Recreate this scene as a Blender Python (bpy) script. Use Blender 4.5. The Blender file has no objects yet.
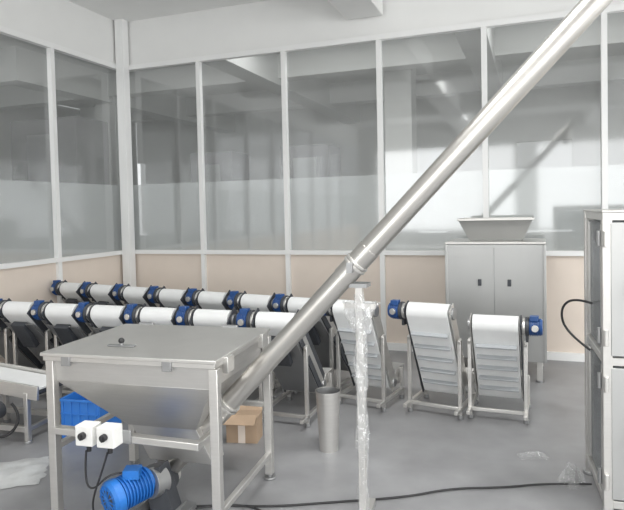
import bpy, bmesh, math, random
from mathutils import Matrix, Vector, Euler
random.seed(4)
S=bpy.context.scene
try:
    S.view_settings.view_transform='Standard'
except Exception as e: print(e)

# ---------------- materials ----------------
def mat(name,col,rough=.5,metal=0,noise=0,nscale=20,bump=0,bscale=60,stretch=None,rvar=0,alpha=None,spec=.5):
    m=bpy.data.materials.new(name); m.use_nodes=True
    nt=m.node_tree; b=nt.nodes['Principled BSDF']
    b.inputs['Base Color'].default_value=(*col,1)
    b.inputs['Roughness'].default_value=rough
    b.inputs['Metallic'].default_value=metal
    b.inputs['Specular IOR Level'].default_value=spec
    if noise or bump or rvar:
        tc=nt.nodes.new('ShaderNodeTexCoord'); mp=nt.nodes.new('ShaderNodeMapping')
        nt.links.new(tc.outputs['Object'],mp.inputs['Vector'])
        if stretch: mp.inputs['Scale'].default_value=stretch
        n=nt.nodes.new('ShaderNodeTexNoise'); n.inputs['Scale'].default_value=nscale; n.inputs['Detail'].default_value=6
        nt.links.new(mp.outputs['Vector'],n.inputs['Vector'])
        if noise:
            r=nt.nodes.new('ShaderNodeValToRGB')
            r.color_ramp.elements[0].position=.3; r.color_ramp.elements[1].position=.7
            r.color_ramp.elements[0].color=(*[max(0,c*(1-noise)) for c in col],1)
            r.color_ramp.elements[1].color=(*[min(1,c*(1+noise)) for c in col],1)
            nt.links.new(n.outputs['Fac'],r.inputs['Fac']); nt.links.new(r.outputs['Color'],b.inputs['Base Color'])
        if rvar:
            mr=nt.nodes.new('ShaderNodeMapRange')
            mr.inputs['To Min'].default_value=max(0,rough-rvar); mr.inputs['To Max'].default_value=rough+rvar
            nt.links.new(n.outputs['Fac'],mr.inputs['Value']); nt.links.new(mr.outputs['Result'],b.inputs['Roughness'])
        if bump:
            n2=nt.nodes.new('ShaderNodeTexNoise'); n2.inputs['Scale'].default_value=bscale; n2.inputs['Detail'].default_value=3
            nt.links.new(mp.outputs['Vector'],n2.inputs['Vector'])
            bp=nt.nodes.new('ShaderNodeBump'); bp.inputs['Strength'].default_value=bump; bp.inputs['Distance'].default_value=.01
            nt.links.new(n2.outputs['Fac'],bp.inputs['Height']); nt.links.new(bp.outputs['Normal'],b.inputs['Normal'])
    if alpha is not None: b.inputs['Alpha'].default_value=alpha
    return m

M={}
M['wall']=mat('white_paint',(.83,.835,.825),.6,noise=.015,nscale=3)
M['ceil']=mat('ceiling_paint',(.84,.845,.835),.7,noise=.02,nscale=2)
M['trim']=mat('white_aluminium',(.86,.865,.86),.35)
M['beige']=mat('beige_panel',(.77,.68,.60),.5,noise=.02,nscale=4)
M['floor']=mat('grey_epoxy_floor',(.26,.262,.27),.40,noise=.15,nscale=3.2,rvar=.10)
M['steel']=mat('brushed_steel',(.64,.63,.61),.38,.85,noise=.03,nscale=8,stretch=(1,1,12),rvar=.03)
M['tube']=mat('tube_steel',(.55,.535,.51),.30,.92,noise=.015,nscale=3,rvar=.02)
M['panelsteel']=mat('sheet_steel',(.47,.475,.47),.42,.8,noise=.06,nscale=2,stretch=(1,1,.3),rvar=.03)
M['dsteel']=mat('dull_steel',(.36,.365,.37),.42,.8,noise=.05,nscale=6)
M['dark']=mat('dark_frame',(.06,.065,.075),.45,.3,noise=.1)
M['black']=mat('black_rubber',(.02,.02,.022),.5)
M['belt']=mat('white_belt',(.76,.77,.77),.5,noise=.03,nscale=9)
M['cleat']=mat('belt_cleat',(.42,.44,.46),.55)
M['blue']=mat('blue_motor_paint',(.02,.075,.24),.4,noise=.1,nscale=30)
M['bblue']=mat('bright_blue_paint',(.015,.15,.50),.45,noise=.08,nscale=30)
M['crate']=mat('blue_crate_plastic',(.03,.18,.58),.45)
M['card']=mat('cardboard',(.40,.29,.20),.8,noise=.08,nscale=10)
M['white']=mat('white_plastic',(.78,.78,.76),.4)
M['sheet']=mat('grey_poly_sheet',(.45,.46,.46),.5,noise=.2,nscale=8)
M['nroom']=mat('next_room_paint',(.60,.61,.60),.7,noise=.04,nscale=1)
M['ndark']=mat('next_room_dark',(.16,.16,.165),.5,noise=.2,nscale=2)

def mixmat(name,tr,gloss_fac,diff=None,diff_fac=0,rough=.02,tint=(1,1,1),bump=False):
    m=bpy.data.materials.new(name); m.use_nodes=True; nt=m.node_tree; nt.nodes.clear()
    out=nt.nodes.new('ShaderNodeOutputMaterial')
    t=nt.nodes.new('ShaderNodeBsdfTransparent'); t.inputs['Color'].default_value=(*tint,1)
    g=nt.nodes.new('ShaderNodeBsdfGlossy'); g.inputs['Roughness'].default_value=rough; g.inputs['Color'].default_value=(.95,.97,.98,1)
    mx=nt.nodes.new('ShaderNodeMixShader'); mx.inputs[0].default_value=gloss_fac
    nt.links.new(t.outputs[0],mx.inputs[1]); nt.links.new(g.outputs[0],mx.inputs[2]); last=mx
    if diff:
        d=nt.nodes.new('ShaderNodeBsdfDiffuse'); d.inputs['Color'].default_value=(*diff,1)
        tl=nt.nodes.new('ShaderNodeBsdfTranslucent'); tl.inputs['Color'].default_value=(*diff,1)
        a=nt.nodes.new('ShaderNodeMixShader'); a.inputs[0].default_value=.45
        nt.links.new(d.outputs[0],a.inputs[1]); nt.links.new(tl.outputs[0],a.inputs[2])
        m2=nt.nodes.new('ShaderNodeMixShader'); m2.inputs[0].default_value=diff_fac
        nt.links.new(mx.outputs[0],m2.inputs[1]); nt.links.new(a.outputs[0],m2.inputs[2]); last=m2
    if bump:
        n=nt.nodes.new('ShaderNodeTexNoise'); n.inputs['Scale'].default_value=35
        bp=nt.nodes.new('ShaderNodeBump'); bp.inputs['Strength'].default_value=.8; bp.inputs['Distance'].default_value=.02
        nt.links.new(n.outputs['Fac'],bp.inputs['Height']); nt.links.new(bp.outputs['Normal'],g.inputs['Normal'])
    nt.links.new(last.outputs[0],out.inputs['Surface'])
    return m
M['glass']=mixmat('window_glass',0,.19,(.8,.82,.81),.16,rough=.06,tint=(.94,.95,.95))
M['film']=mixmat('frosted_film',0,.08,(.80,.83,.83),.68,rough=.3)
M['diffuser']=mixmat('diffuser_sheet',0,.05,(.66,.67,.67),.9,rough=.3)
M['wrap']=mixmat('plastic_wrap',0,.18,(.9,.9,.9),.13,rough=.2,bump=True)
M['pane']=mixmat('cabinet_pane',0,.3,(.45,.46,.47),.35,rough=.1,tint=(.7,.72,.73))

# ---------------- mesh builder ----------------
class Bd:
    def __init__(s): s.bm=bmesh.new(); s.ms=[]
    def _m(s,k):
        if k not in s.ms: s.ms.append(k)
        return s.ms.index(k)
    def _tag(s,verts,k,smooth=False):
        i=s._m(k); fs=set()
        for v in verts:
            for f in v.link_faces: fs.add(f)
        for f in fs: f.material_index=i; f.smooth=smooth
    def box(s,c,d,k,rot=(0,0,0)):
        mx=Matrix.Translation(c)@Euler(rot).to_matrix().to_4x4()@Matrix.Diagonal((d[0],d[1],d[2],1))
        r=bmesh.ops.create_cube(s.bm,size=1,matrix=mx); s._tag(r['verts'],k); return s
    def bar(s,p0,p1,w,h,k):
        p0=Vector(p0);p1=Vector(p1);d=p1-p0
        q=d.to_track_quat('Y','Z')
        mx=Matrix.Translation((p0+p1)/2)@q.to_matrix().to_4x4()@Matrix.Diagonal((w,d.length,h,1))
        r=bmesh.ops.create_cube(s.bm,size=1,matrix=mx); s._tag(r['verts'],k); return s
    def cyl(s,p0,p1,r0,k,r1=None,seg=28,caps=True):
        p0=Vector(p0);p1=Vector(p1);d=p1-p0
        q=d.to_track_quat('Z','Y')
        mx=Matrix.Translation((p0+p1)/2)@q.to_matrix().to_4x4()
        r=bmesh.ops.create_cone(s.bm,cap_ends=caps,segments=seg,radius1=r0,radius2=r0 if r1 is None else r1,depth=d.length,matrix=mx)
        s._tag(r['verts'],k,True); return s
    def sph(s,c,r,k,sc=(1,1,1)):
        q=bmesh.ops.create_uvsphere(s.bm,u_segments=20,v_segments=12,radius=r,matrix=Matrix.Translation(c)@Matrix.Diagonal((*sc,1)))
        s._tag(q['verts'],k,True); return s
    def poly(s,vs,fs,k,smooth=False):
        vv=[s.bm.verts.new(v) for v in vs]; i=s._m(k)
        for f in fs:
            fc=s.bm.faces.new([vv[j] for j in f]); fc.material_index=i; fc.smooth=smooth
        return s
    def frustum(s,a,za,b,zb,k,open_=False):
        v=[(a[0],a[2],za),(a[1],a[2],za),(a[1],a[3],za),(a[0],a[3],za),(b[0],b[2],zb),(b[1],b[2],zb),(b[1],b[3],zb),(b[0],b[3],zb)]
        f=[(0,1,5,4),(1,2,6,5),(2,3,7,6),(3,0,4,7)]
        if not open_: f+=[(3,2,1,0),(4,5,6,7)]
        return s.poly(v,f,k)
    def extr(s,prof,x0,x1,k,smooth=False):
        n=len(prof); v=[(x0,y,z) for y,z in prof]+[(x1,y,z) for y,z in prof]
        f=[(i,(i+1)%n,(i+1)%n+n,i+n) for i in range(n)]+[tuple(range(n-1,-1,-1)),tuple(range(n,2*n))]
        return s.poly(v,f,k,smooth)
    def xform(s,m): bmesh.ops.transform(s.bm,matrix=m,verts=s.bm.verts[:]); return s
    def mesh(s,name):
        bmesh.ops.recalc_face_normals(s.bm,faces=s.bm.faces[:])
        me=bpy.data.meshes.new(name); s.bm.to_mesh(me); s.bm.free()
        for k in s.ms: me.materials.append(M[k])
        try: me.set_sharp_from_angle(angle=math.radians(38))
        except Exception as e: print(e)
        return me
    def obj(s,name,loc=(0,0,0),rz=0,bev=.003):
        return place(s.mesh(name),name,loc,rz,bev)
def place(me,name,loc=(0,0,0),rz=0,bev=.003):
    o=bpy.data.objects.new(name,me); S.collection.objects.link(o)
    o.location=loc; o.rotation_euler=(0,0,rz)
    if bev:
        b=o.modifiers.new('Bevel','BEVEL'); b.width=bev; b.segments=2; b.limit_method='ANGLE'; b.angle_limit=math.radians(50)
    return o
def cable(name,pts,r,k):
    cu=bpy.data.curves.new(name,'CURVE'); cu.dimensions='3D'; cu.bevel_depth=r; cu.bevel_resolution=3
    sp=cu.splines.new('NURBS'); sp.points.add(len(pts)-1)
    for i,p in enumerate(pts): sp.points[i].co=(*p,1)
    sp.use_endpoint_u=True; sp.order_u=3
    cu.materials.append(M[k]); o=bpy.data.objects.new(name,cu); S.collection.objects.link(o); return o

# ---------------- room ----------------
XR=10.0; YR=-11.5; H=4.10; SILL=1.1; WT=3.50
Bd().box((XR/2,YR/2,-.05),(XR+.3,-YR+.3,.1),'floor').obj('floor',bev=0)
cb=Bd(); cb.box((XR/2,YR/2,H+.05),(XR+.3,-YR+.3,.1),'ceil'); cb.obj('ceiling',bev=0)
for x in (3.32,6.6,9.85):
    Bd().box((x,YR/2-.02,H-.19),(.42,-YR-.1,.38),'ceil').obj('ceiling_beam',bev=.01)
for y in (-3.6,-7.6):
    Bd().box((XR/2,y,H-.19),(XR,.3,.38),'ceil').obj('cross_beam',bev=.01)
w=Bd()
w.box((XR/2,.06,SILL/2),(XR,.1,SILL),'beige')
w.box((XR/2,.06,(WT+H)/2),(XR,.12,H-WT),'wall')
w.obj('wall_back',bev=0)
posts=[.03,1.16,2.31,3.46,4.59,5.73,6.87,8.0,9.1,9.97]
t=Bd()
for x in posts: t.box((x,0,WT/2),(.055,.06,WT),'trim')
t.box((XR/2,-.005,SILL),(XR,.06,.05),'trim'); t.box((XR/2,-.005,WT),(XR,.07,.06),'trim'); t.box((XR/2,-.005,.04),(XR,.05,.08),'trim')
t.obj('trim_back',bev=0)
n=1
for a,b in zip(posts[:-1],posts[1:]):
    g=Bd(); g.poly([(a,.03,SILL),(b,.03,SILL),(b,.03,WT),(a,.03,WT)],[(0,1,2,3)],'glass')
    g.poly([(a,.045,SILL),(b,.045,SILL),(b,.045,1.98),(a,.045,1.98)],[(0,1,2,3)],'film'); g.obj('window_%d'%n,bev=0); n+=1
w=Bd(); w.box((-.06,YR/2,SILL/2),(.1,-YR,SILL),'beige'); w.box((-.06,YR/2,(WT+H)/2),(.12,-YR,H-WT),'wall'); w.obj('wall_left',bev=0)
t=Bd(); yp=[-.03,-1.24,-2.35,-3.6,-4.8,-6,-7.2,-8.4,-9.6,-11.45]
for y in yp: t.box((0,y,WT/2),(.06,.055,WT),'trim')
t.box((.005,YR/2,SILL),(.06,-YR,.05),'trim'); t.box((.005,YR/2,WT),(.07,-YR,.06),'trim'); t.box((.005,YR/2,.04),(.05,-YR,.08),'trim')
t.obj('trim_left',bev=0)
for a,b in zip(yp[:-1],yp[1:]):
    g=Bd(); g.poly([(-.03,a,SILL),(-.03,b,SILL),(-.03,b,WT),(-.03,a,WT)],[(0,1,2,3)],'glass')
    g.poly([(-.045,a,SILL),(-.045,b,SILL),(-.045,b,1.98),(-.045,a,1.98)],[(0,1,2,3)],'film'); g.obj('window_%d'%n,bev=0); n+=1
Bd().box((.09,-.09,H/2),(.12,.12,H),'trim').obj('corner_column',bev=.005)
def wallwin(name,axis,pos,length,sill,top,wins):
    w=Bd(); e=0
    def bx_(a,b,z0,z1,k='wall',th=.16,off=0):
        c=(a+b)/2; zc=(z0+z1)/2
        if axis=='y': w.box((c,pos+off,zc),(b-a,th,z1-z0),k)
        else: w.box((pos+off,-c,zc),(th,b-a,z1-z0),k)
    bx_(0,length,0,sill); bx_(0,length,top,H)
    for a,b in wins:
        bx_(e,a,sill,top); e=b
        k=int((b-a)/1.1)
        for i in range(k+1): 
            x=a+(b-a)*i/k; bx_(x-.03,x+.03,sill,top,'trim',.06)
        bx_(a,b,sill+.9,sill+.95,'trim',.06)
    bx_(e,length,sill,top); w.obj(name,bev=0)
wallwin('wall_rear','y',YR-.08,XR,.9,3.3,[(.6,4.6),(5.2,9.4)])
wallwin('wall_right','x',XR+.08,-YR,.9,3.3,[(.8,5.2),(6,10.6)])
a=Bd(); a.box((3,3.7,-.05),(16,7.2,.1),'floor'); a.box((-2.65,-5.7,-.05),(5,11.7,.1),'floor'); a.obj('floor_adjoining',bev=0)
a=Bd(); a.box((3,3.75,H+.05),(16,7.2,.1),'nroom'); a.box((-2.65,-5.7,H+.05),(5,11.7,.1),'nroom')
for x in (-2.2,1.1,4.4,7.7): a.box((x,3.75,H-.25),(.35,7,.5),'nroom')
for y in (2.4,5.0): a.box((3,y,H-.2),(15.8,.3,.4),'nroom')
for y in (-3,-6.5): a.box((-2.6,y,H-.2),(4.9,.3,.4),'nroom')
a.obj('ceiling_adjoining',bev=0)
w=Bd()
w.box((3,7.2,.5),(16,.15,1.0),'nroom'); w.box((3,7.2,3.6),(16,.15,1.3),'nroom')
for x in (-4,-1.2,1.4,4,6.6,9.2): w.box((x,7.2,2.05),(1.5,.14,2.1),'nroom')
w.box((3,7.26,2.05),(16,.01,2.0),'diffuser')  # translucent sheet added to tone down the bright far openings
w.obj('wall_adjoining_back',bev=0)
w=Bd(); w.box((-5.1,-2.2,H/2),(.15,18.7,H),'nroom'); w.obj('wall_adjoining_left',bev=0)
w=Bd(); w.box((11.05,3.7,H/2),(.1,7.2,H),'nroom'); w.obj('wall_adjoining_right',bev=0)
for x,y in ((3.0,3.4),(7.8,3.4),(-2.2,2.6)):
    Bd().box((x,y,(H)/2),(.45,.45,H),'nroom').obj('concrete_column',bev=.01)
def cab(x,y,sx,sy,h):
    b=Bd(); b.box((0,0,h/2+.05),(sx,sy,h-.1),'ndark'); b.box((0,-sy/2-.01,h/2),(sx*.46,.02,h*.85),'dsteel')
    for i in (-1,1):
        for j in (-1,1): b.box((i*(sx/2-.04),j*(sy/2-.04),.05),(.05,.05,.1),'dsteel')
    b.obj('storage_cabinet',(x,y,0))
cab(-1.6,.6,1.2,.7,3.0); cab(-2.9,-1.2,1.0,.8,2.9); cab(.5,1.7,.7,.6,2.5); cab(1.75,2.4,.8,.6,2.6)

# ---------------- inclined cleated conveyors ----------------
def conveyor_mesh(side=-1,name='inclined_belt_conveyor',bw=.32,hz=.80,ty=.42,tz=.16,under=False,mr=.06):
    b=Bd(); hy,hr=.08,.072; tr=.055
    d=Vector((0,ty-hy,tz-hz)).normalized(); nrm=Vector((0,d.z,-d.y))
    if nrm.y>0: nrm=-nrm
    prof=[]
    a0=math.atan2(nrm.z,nrm.y)
    for i in range(13):
        a=a0-math.pi*i/12
        prof.append((hy+hr*math.cos(a),hz+hr*math.sin(a)))
    for i in range(13):
        a=a0-math.pi-math.pi*i/12
        prof.append((ty+tr*math.cos(a),tz+tr*math.sin(a)))
    b.extr(prof,-bw/2,bw/2,'belt',True)
    H_=Vector((0,hy,hz));T_=Vector((0,ty,tz)); ang=a0
    for i in range(5):
        f=.2+.165*i
        p=H_.lerp(T_,f); r=hr+(tr-hr)*f
        for sgn in (1,-1):
            if under and sgn==1: continue
            c=p+nrm*(r+.0175)*sgn
            b.box((0,c.y,c.z),(bw*.9,.037,.014),'cleat',(ang,0,0))
    if under:  # dull pan and dark bar stand in for the shadow below the head
        q0=H_+nrm*(hr+.03)+d*.06; q1=T_+nrm*(tr+.03)
        b.bar(q0,q1,bw+.03,.006,'dsteel')
        b.bar(q0+Vector((0,-.002,0)),q0.lerp(q1,.35)+nrm*.05,bw*.5,.05,'dark')
    for s in (-1,1):
        x=s*(bw/2+.015)
        wd_=.16 if under else .11
        b.bar((x,hy-d.y*.06,hz-d.z*.06),(x,ty+d.y*.05,tz+d.z*.05),.01,wd_,'dark' if (s==side or under) else 'steel')
        if under: b.bar((x+s*.006,hy,hz),(x+s*.006,ty,tz),.006,.05,'steel')
        b.cyl((x,hy,hz),(x+s*.02,hy,hz),.045,'dsteel')
        b.cyl((x,ty,tz),(x+s*.02,ty,tz),.035,'dsteel')
        lx=s*(bw/2+.04); by=ty+.12
        b.box((lx,.17,.30),(.028,.028,.60),'steel'); b.box((lx,by,.13),(.028,.028,.26),'steel')
        b.bar((lx,.05,.075),(lx,by+.04,.075),.028,.028,'steel')
        b.cyl((lx,.17,0),(lx,.17,.03),.022,'dsteel',seg=14); b.cyl((lx,by,0),(lx,by,.03),.022,'dsteel',seg=14)
        b.bar((lx,.17,.60),(lx,.2,.52),.02,.05,'steel')
    b.box((0,.17,.075),(bw+.1,.026,.026),'steel'); b.box((0,ty+.12,.16),(bw+.1,.026,.026),'steel')
    b.frustum((-bw/2-.01,bw/2+.01,ty,ty+.14),.12,(-bw/2-.03,bw/2+.03,ty+.04,ty+.22),.27,'steel',True)
    x0=side*(bw/2+.025)
    b.cyl((x0,hy,hz),(x0+side*.02,hy,hz),mr,'steel')
    b.cyl((x0+side*.02,hy,hz),(x0+side*.045,hy,hz),mr*1.15,'dark')
    b.cyl((x0+side*.045,hy,hz),(x0+side*.115,hy,hz),mr,'blue')
    for i in range(4): b.cyl((x0+side*(.052+.015*i),hy,hz),(x0+side*(.058+.015*i),hy,hz),mr*1.13,'blue')
    b.cyl((x0+side*.115,hy,hz),(x0+side*.135,hy,hz),mr*1.06,'blue',r1=mr*.9)
    b.cyl((x0+side*.085,hy,hz),(x0+side*.085,hy-mr-.02,hz),.024,'steel')
    b.box((x0+side*.08,hy-.02,hz+mr+.005),(.06,.06,.035),'blue')
    b.box((x0+side*.03,hy+.03,hz-.07),(.02,.06,.09),'dark')
    return b.mesh(name)
cmr=conveyor_mesh(-1,bw=.29,hz=.79,ty=.60,tz=.20,under=True,mr=.070)
for x in (.40,.87,1.34,1.81,2.29,2.77,3.29):
    place(cmr,'inclined_belt_conveyor',(x,-2.70,0),0)
cm=conveyor_mesh(-1,hz=.81)
rz=-math.atan(.18)
cx,cy=5.05,-6.63
xs=[-.75,-1.34]+[-1.33-.487*i for i in range(1,8)]
for i,x in enumerate(xs):
    y=4.45+.18*(-.71-x)
    if i==1: y-=.10
    place(cm if i<2 else cmr,'inclined_belt_conveyor',(cx+x,cy+y,0),rz)
cm2=conveyor_mesh(1,bw=.32,hz=.735)
place(cm2,'inclined_belt_conveyor',(4.79,-2.17,0),-.03)

# low take-away conveyor at left
b=Bd()
for y in (-.16,.16): b.bar((-.9,y,.48),(.5,y,.36),.02,.10,'steel')
b.bar((-.88,0,.50),(.48,0,.38),.28,.015,'belt')
for i in range(9):
    f=i/8; b.cyl((-.85+1.3*f,-.15,.465-.11*f),(-.85+1.3*f,.15,.465-.11*f),.024,'dark')
for x,z in ((-.8,.46),(-.1,.40),(.4,.36)):
    for y in (-.16,.16):
        b.box((x,y,z/2),(.035,.035,z),'steel'); b.cyl((x,y,0),(x,y,.02),.03,'dsteel')
    b.box((x,0,.1),(.03,.32,.03),'steel')
for y in (-.16,.16): b.bar((-.8,y,.1),(.4,y,.1),.04,.04,'steel')
b.cyl((.2,-.2,.24),(.2,-.34,.24),.06,'dark'); b.box((.05,-.22,.22),(.18,.1,.14),'dark')
b.bar((-.5,-.2,.14),(.05,-.2,.3),.05,.05,'dark')
b.obj('takeaway_conveyor',(1.28,-3.25,0),.05)
cable('air_hose',[(1.2,-3.48,.3),(1.35,-3.55,.1),(1.6,-3.5,.05),(1.68,-3.42,.2),(1.62,-3.46,.3)],.01,'black')

# ---------------- hopper with stand ----------------
hx0,hx1,hy0,hy1=2.65,3.59,-4.18,-3.43
b=Bd(); ZT=.895
b.box(((hx0+hx1)/2,(hy0+hy1)/2,ZT),(hx1-hx0+.04,hy1-hy0+.04,.018),'steel')
b.box(((hx0+hx1)/2,(hy0+hy1)/2,ZT-.02),(hx1-hx0+.02,hy1-hy0+.02,.03),'steel')
b.frustum((2.98,3.38,-3.96,-3.70),.47,(hx0+.03,hx1-.03,hy0+.03,hy1-.03),.75,'steel')
b.frustum((hx0+.03,hx1-.03,hy0+.03,hy1-.03),.75,(hx0+.02,hx1-.02,hy0+.02,hy1-.02),ZT-.03,'steel')
b.frustum((3.06,3.44,-3.89,-3.75),.26,(2.99,3.37,-3.95,-3.71),.475,'steel')
b.cyl((2.98,-4.0,ZT+.008),(2.98,-4.0,ZT+.035),.01,'dsteel'); b.sph((2.98,-4.0,ZT+.04),.016,'black')
b.bar((2.9,-4.0,ZT+.014),(3.06,-4.0,ZT+.014),.03,.008,'dsteel')
for x in (2.78,3.35):
    b.cyl((x-.05,hy1+.02,ZT+.01),(x+.05,hy1+.02,ZT+.01),.012,'dsteel')
    b.box((x,hy0-.01,ZT-.03),(.05,.02,.05),'dsteel')
b.box((hx1+.02,-3.55,ZT-.03),(.03,.08,.08),'steel')
b.box((hx1+.02,-4.05,ZT-.04),(.03,.08,.08),'steel')
L=[(hx0+.02,hy0+.02),(hx1,hy0+.01),(hx1,hy1),(hx0+.02,hy1)]
for x,y in L:
    b.box((x,y,.445),(.045,.045,.83),'steel'); b.cyl((x,y,0),(x,y,.012),.035,'dsteel'); b.cyl((x,y,.01),(x,y,.05),.012,'dsteel')
b.bar((L[3][0],L[3][1],.45),(L[2][0],L[2][1],.45),.03,.03,'steel')
b.bar((L[0][0],L[0][1],.40),(L[3][0],L[3][1],.40),.03,.03,'steel')
b.bar((L[1][0],L[1][1],.15),(L[2][0],L[2][1],.15),.03,.03,'steel')
b.bar((L[0][0]+.0,hy0+.02,.495),(3.50,hy0+.02,.475),.05,.035,'steel')
b.bar((3.48,hy0+.02,.47),(3.48,-3.9,.47),.03,.03,'steel')
b.box((3.0,hy0-.01,.50),(.28,.012,.07),'dsteel')
for x in (2.93,3.05):
    b.box((x,hy0-.055,.52),(.095,.08,.10),'white'); b.cyl((x,hy0-.095,.525),(x,hy0-.12,.525),.018,'black')
    b.box((x,hy0-.12,.525),(.008,.012,.034),'black')
    b.cyl((x,hy0-.055,.47),(x,hy0-.055,.43),.012,'black')
b.xform(Matrix.Translation((3.1,-3.8,0))@Matrix.Rotation(.085,4,'Z')@Matrix.Translation((-3.1,3.8,0)))
b.obj('feed_hopper')
cable('control_cable',[(2.965,-4.265,.44),(2.95,-4.27,.29),(3.0,-4.27,.24),(3.09,-4.24,.34),(3.12,-4.15,.30)],.005,'black')
cable('control_cable',[(3.085,-4.255,.44),(3.06,-4.26,.36),(2.98,-4.26,.18),(2.95,-4.2,.06),(3.04,-3.98,.01)],.005,'black')

# ---------------- screw conveyor ----------------
p0=Vector((3.13,-3.84,.17)); p1=Vector((5.31,-3.65,2.49)); d=(p1-p0).normalized(); p2=p0+d*3.68
b=Bd()
b.cyl(p0,p2,.054,'tube',seg=64)
def ring(s,r=.075,w=.014,k='steel'): b.cyl(p0+d*s,p0+d*(s+w),r,k,seg=40)
for s in (.02,.0): ring(s,.08)
for s in (.55,.57,1.58,1.60,3.4,3.42): ring(s,.064,.012)
b.cyl(p0+d*1.5,p0+d*1.7,.057,'tube',seg=48)
ring(3.66,.075)
b.cyl(p2-d*.12,p2-d*.12+Vector((0,0,-.22)),.06,'tube')
c=p0+d*1.58
b.box(c+Vector((0,-.07,.0)),(.03,.03,.05),'dsteel'); b.box(c+Vector((0,.07,0)),(.03,.03,.05),'dsteel')
b.cyl(p0-d*.05,p0,.07,'dark')
b.box((3.20,-3.99,.16),(.12,.1,.24),'dark',(0,-.3,.1))
b.cyl((3.15,-3.86,.15),(3.19,-4.0,.16),.07,'dark')
b.cyl((3.20,-3.98,.2),(3.18,-4.06,.21),.075,'dsteel')
m0=Vector((3.16,-4.04,.22)); m1=Vector((3.08,-4.24,.20)); md=(m1-m0).normalized()
b.cyl(m0,m1,.070,'bblue',seg=36)
for i in range(9): b.cyl(m0+md*(.02+i*.018),m0+md*(.025+i*.018),.084,'bblue',seg=36)
b.cyl(m1-md*.04,m1,.088,'bblue',seg=36); b.cyl(m1,m1+md*.015,.088,'bblue',r1=.074,seg=36)
b.cyl(m1+md*.015,m1+md*.017,.05,'dark',seg=24)
side=md.cross(Vector((0,0,1))).normalized(); up=side.cross(md)
e=m1+md*.018
for i in range(6):
    a=i*math.pi/6; v=(side*math.cos(a)+up*math.sin(a))*.07
    b.bar(e-v,e+v,.006,.006,'bblue')
b.box((m0+m1)/2+Vector((.02,0,.09)),(.08,.08,.045),'bblue',(0,0,.4))
b.box((3.2,-3.98,.03),(.28,.22,.03),'dsteel'); b.box((3.12,-4.1,.05),(.04,.22,.10),'dsteel'); b.box((3.27,-4.0,.03),(.04,.24,.06),'dsteel')
b.obj('screw_conveyor',bev=.0015)

# support post wrapped in film
px,py=4.235,-3.74
b=Bd()
b.box((px,py,.62),(.034,.034,1.2),'steel')
b.box((px,py,.02),(.5,.05,.035),'steel',(0,0,.1)); b.box((px,py,.02),(.05,.45,.03),'steel',(0,0,.1))
b.box((px,py,1.12),(.16,.025,.025),'steel'); b.box((px,py+.01,1.225),(.09,.09,.02),'dsteel')
def wrap(cx,cy,z0,z1,rf,nz=60,ns=26,k='wrap',sq=1,jit=.12):
    vs=[];fs=[]; ph=[random.uniform(0,6.28) for _ in range(4)]
    for i in range(nz+1):
        z=z0+(z1-z0)*i/nz
        for j in range(ns):
            a=2*math.pi*j/ns; r=rf(i/nz)*(1+.16*math.sin(3*a+ph[0]+i*.35)+.1*math.sin(5*a+ph[1]-i*.5)+random.uniform(-jit,jit)*.5)
            vs.append((cx+r*math.cos(a),cy+sq*r*math.sin(a),z))
    for i in range(nz):
        for j in range(ns):
            k2=(j+1)%ns; fs.append((i*ns+j,i*ns+k2,(i+1)*ns+k2,(i+1)*ns+j))
    b.poly(vs,fs,k,True)
wrap(px,py,.06,1.18,lambda f:.025+.003*math.sin(f*23))
wrap(px,py,.40,1.10,lambda f:.029+.005*math.sin(f*11+1))
wrap(px,py,.96,1.14,lambda f:.03+.06*f,nz=20,sq=.45)
b.obj('wrapped_support_post',bev=0)

# ---------------- pail, box, crate ----------------
b=Bd(); b.cyl((0,0,.004),(0,0,.40),.062,'steel',r1=.082,seg=40,caps=False); b.cyl((0,0,0),(0,0,.01),.062,'steel'); b.cyl((0,0,.395),(0,0,.402),.085,'steel',caps=False)
b.cyl((0,0,.02),(0,0,.398),.058,'dsteel',r1=.078,seg=40,caps=False)
b.obj('steel_pail',(3.76,-2.88,0),bev=0)
b=Bd(); b.box((0,0,.09),(.22,.16,.18),'card'); b.box((0,-.12,.175),(.22,.09,.004),'card',(.5,0,0)); b.box((0,.11,.20),(.22,.09,.004),'card',(.6,0,0)); b.box((0,-.081,.09),(.05,.002,.18),'beige')
b.obj('cardboard_box',(3.13,-2.87,0),.2,bev=0)
b=Bd()
b.box((0,0,.01),(.30,.28,.02),'crate')
for y in (-.14,.14):
    b.box((0,y,.15),(.30,.012,.28),'crate')
    for i in range(5): b.box((-.13+.065*i,y*1.06,.15),(.01,.01,.27),'crate')
    b.box((0,y*1.05,.285),(.32,.02,.015),'crate'); b.box((0,y*1.05,.19),(.30,.014,.008),'crate')
for x in (-.15,.15): b.box((x,0,.15),(.012,.28,.28),'crate'); b.box((x*1.03,0,.285),(.02,.31,.015),'crate')
b.obj('plastic_crate',(2.0,-3.10,0),.12,bev=.002)

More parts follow.
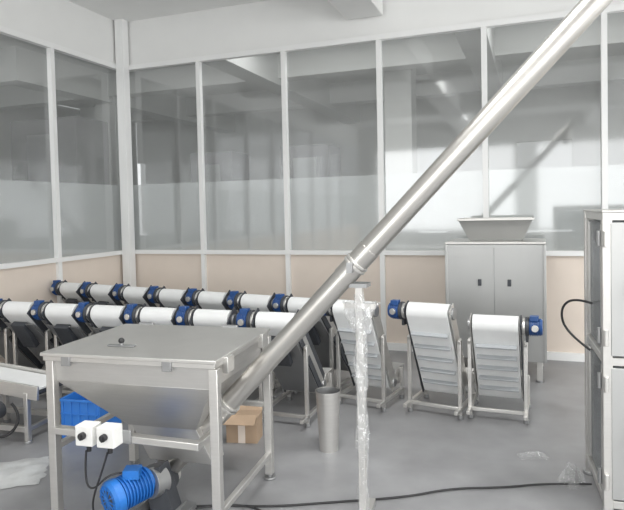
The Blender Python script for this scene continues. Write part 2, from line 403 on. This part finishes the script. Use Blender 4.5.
# ---------------- feeder cabinet with hopper ----------------
b=Bd(); fx,fy=4.72,-.92; W=.86;D=.62
b.box((0,D/2,.72),(W,D,1.06),'panelsteel')
b.box((0,-.002,.72),(.006,.006,1.0),'dsteel')
for s in (-1,1):
    b.box((s*W/2,.0,.72),(.025,.025,1.06),'panelsteel')
    b.box((s*.13,-.012,.90),(.03,.024,.06),'dark')
    for y in (.05,D-.05): b.box((s*(W/2-.05),y,.10),(.05,.05,.17),'steel'); b.cyl((s*(W/2-.05),y,0),(s*(W/2-.05),y,.02),.035,'dsteel')
b.box((0,D/2,1.262),(W+.02,D+.02,.02),'steel')
b.frustum((-.24,.24,.20,.44),1.272,(-.33,.33,.10,.54),1.47,'panelsteel')
for y in (.10,.54): b.box((0,y,1.475),(.68,.02,.02),'steel')
for x in (-.33,.33): b.box((x,.32,1.475),(.02,.44,.02),'steel')
b.box((0,D/2-.01,.14),(W-.1,.04,.04),'steel')
b.obj('linear_feeder_cabinet',(fx,fy,0),-.02)

# ---------------- right cabinet ----------------
b=Bd(); W=1.0; D=.62; Hc=1.56
for x in (.02,W-.02):
    for y in (.02,D-.02): b.box((x,y,Hc/2),(.045,.045,Hc),'steel'); b.cyl((x,y,0),(x,y,.02),.04,'dsteel')
for z in (.10,.82,Hc-.02):
    for y in (.02,D-.02): b.box((W/2,y,z),(W-.08,.035,.04),'steel')
    for x in (.02,W-.02): b.box((x,D/2,z),(.035,D-.08,.04),'steel')
b.box((W/2,D/2,Hc+.005),(W+.01,D+.01,.012),'steel')
b.box((W/2,D/2,.12),(W-.06,D-.06,.01),'steel')
for z0,z1 in ((.13,.79),(.85,1.51)):
    b.box((.02,D/2,(z0+z1)/2),(.006,D-.1,z1-z0),'pane')
    b.box((.012,.09,(z0+z1)/2),(.012,.05,z1-z0-.02),'steel'); b.box((.012,D-.09,(z0+z1)/2),(.012,.05,z1-z0-.02),'steel')
    b.box((W/2,.0,(z0+z1)/2),(W-.07,.012,z1-z0),'panelsteel')
    b.box((W/2,D,(z0+z1)/2),(W-.1,.006,z1-z0),'pane')
    for zz in (z1-.12,z0+.05):
        b.cyl((-.008,.06,zz),(-.008,.06,zz+.08),.012,'dsteel'); b.cyl((.01,-.015,zz),(.01,-.015,zz+.08),.012,'steel')
    b.box((.12,-.02,(z0+z1)/2),(.02,.03,.12),'black')
b.box((.5,.3,.5),(.5,.3,.7),'dsteel'); b.box((.5,.3,1.05),(.4,.3,.4),'steel')
b.obj('packing_machine_cabinet',(5.375,-3.36,0),.06)
cable('air_hose',[(5.36,-2.9,1.04),(5.27,-2.82,1.06),(5.20,-2.76,.98),(5.23,-2.76,.84),(5.36,-2.86,.76)],.007,'black')
cable('power_cable',[(3.24,-3.9,.02),(3.4,-3.8,.009),(3.72,-3.72,.009),(4.0,-3.58,.009),(4.38,-3.40,.009),(4.6,-3.22,.009),(4.89,-3.12,.009),(5.1,-3.0,.009),(5.35,-2.98,.03)],.006,'black')
cable('power_cable',[(3.3,-3.92,.02),(3.5,-3.70,.008),(3.85,-3.85,.008),(4.1,-3.62,.008),(4.35,-3.62,.008)],.005,'black')

def crumple(name,x,y,sx,sy,h,k='wrap',seed=1):
    random.seed(seed); b=Bd(); n=14; vs=[];fs=[]
    for i in range(n):
        for j in range(n):
            u=i/(n-1)*2-1; v=j/(n-1)*2-1; e=max(0,1-max(abs(u),abs(v))**3)
            vs.append((u*sx/2*(1+random.uniform(-.08,.08)),v*sy/2*(1+random.uniform(-.08,.08)),.004+h*e*random.uniform(.1,1)))
    for i in range(n-1):
        for j in range(n-1): fs.append((i*n+j,(i+1)*n+j,(i+1)*n+j+1,i*n+j+1))
    b.poly(vs,fs,k); b.obj(name,(x,y,0),random.random(),bev=0)
crumple('plastic_sheet',1.93,-3.86,.55,.42,.03,'sheet',2)
crumple('plastic_scrap',5.04,-2.62,.18,.09,.04,'wrap',3)
crumple('plastic_scrap',5.25,-2.95,.12,.12,.14,'wrap',5)

# ---------------- lights ----------------
wd=bpy.data.worlds.new('World'); S.world=wd; wd.use_nodes=True
bg=wd.node_tree.nodes['Background']; bg.inputs[0].default_value=(.98,.99,1,1); bg.inputs[1].default_value=1.2
def area(name,loc,rot,sx,sy,e,col=(1,1,1)):
    l=bpy.data.lights.new(name,'AREA'); l.shape='RECTANGLE'; l.size=sx; l.size_y=sy; l.energy=e; l.color=col
    o=bpy.data.objects.new(name,l); S.collection.objects.link(o); o.location=loc; o.rotation_euler=rot; return o
R=math.radians
WC=(1,.995,.98)
area('daylight_rear',(2.6,YR+.1,2.1),(R(90),0,0),4,2.4,90,WC)
area('daylight_rear',(7.3,YR+.1,2.1),(R(90),0,0),4.2,2.4,80,WC)
area('daylight_right',(XR-.1,-3,2.1),(R(90),0,R(90)),4.4,2.4,130,WC)
area('daylight_right',(XR-.1,-8.3,2.1),(R(90),0,R(90)),4.6,2.4,130,WC)
for x in (4.25,7.5):  # added overhead fill lights with panels, kept out of reflections by the beams
    for y in (-4.35,-8.4):
        b=Bd(); b.box((0,0,.02),(1.2,1.0,.04),'white'); b.obj('added_fill_panel',(x,y,H-.04),bev=.004)
        area('added_fill_light',(x,y,H-.06),(0,0,0),1.1,.9,92,WC)
area('adjoining_fill',(4.5,.8,H-.03),(0,0,0),9,.9,120,WC)  # added fill for the next room, out of view behind the wall header
area('adjoining_fill',(-.75,-5,H-.03),(0,0,0),.9,9,90,WC)  # same added fill for the room on the left

# ---------------- camera ----------------
cd=bpy.data.cameras.new('Camera'); cam=bpy.data.objects.new('Camera',cd); S.collection.objects.link(cam); S.camera=cam
cd.sensor_fit='HORIZONTAL'; cd.sensor_width=36; cd.lens=601/624*36; cd.shift_y=-25/624; cd.clip_start=.05
cam.matrix_world=Matrix.Translation((5.05,-6.63,1.61))@Matrix.Rotation(R(20.15),4,'Z')@Matrix.Rotation(R(88.0),4,'X')@Matrix.Rotation(R(-1.3),4,'Z')
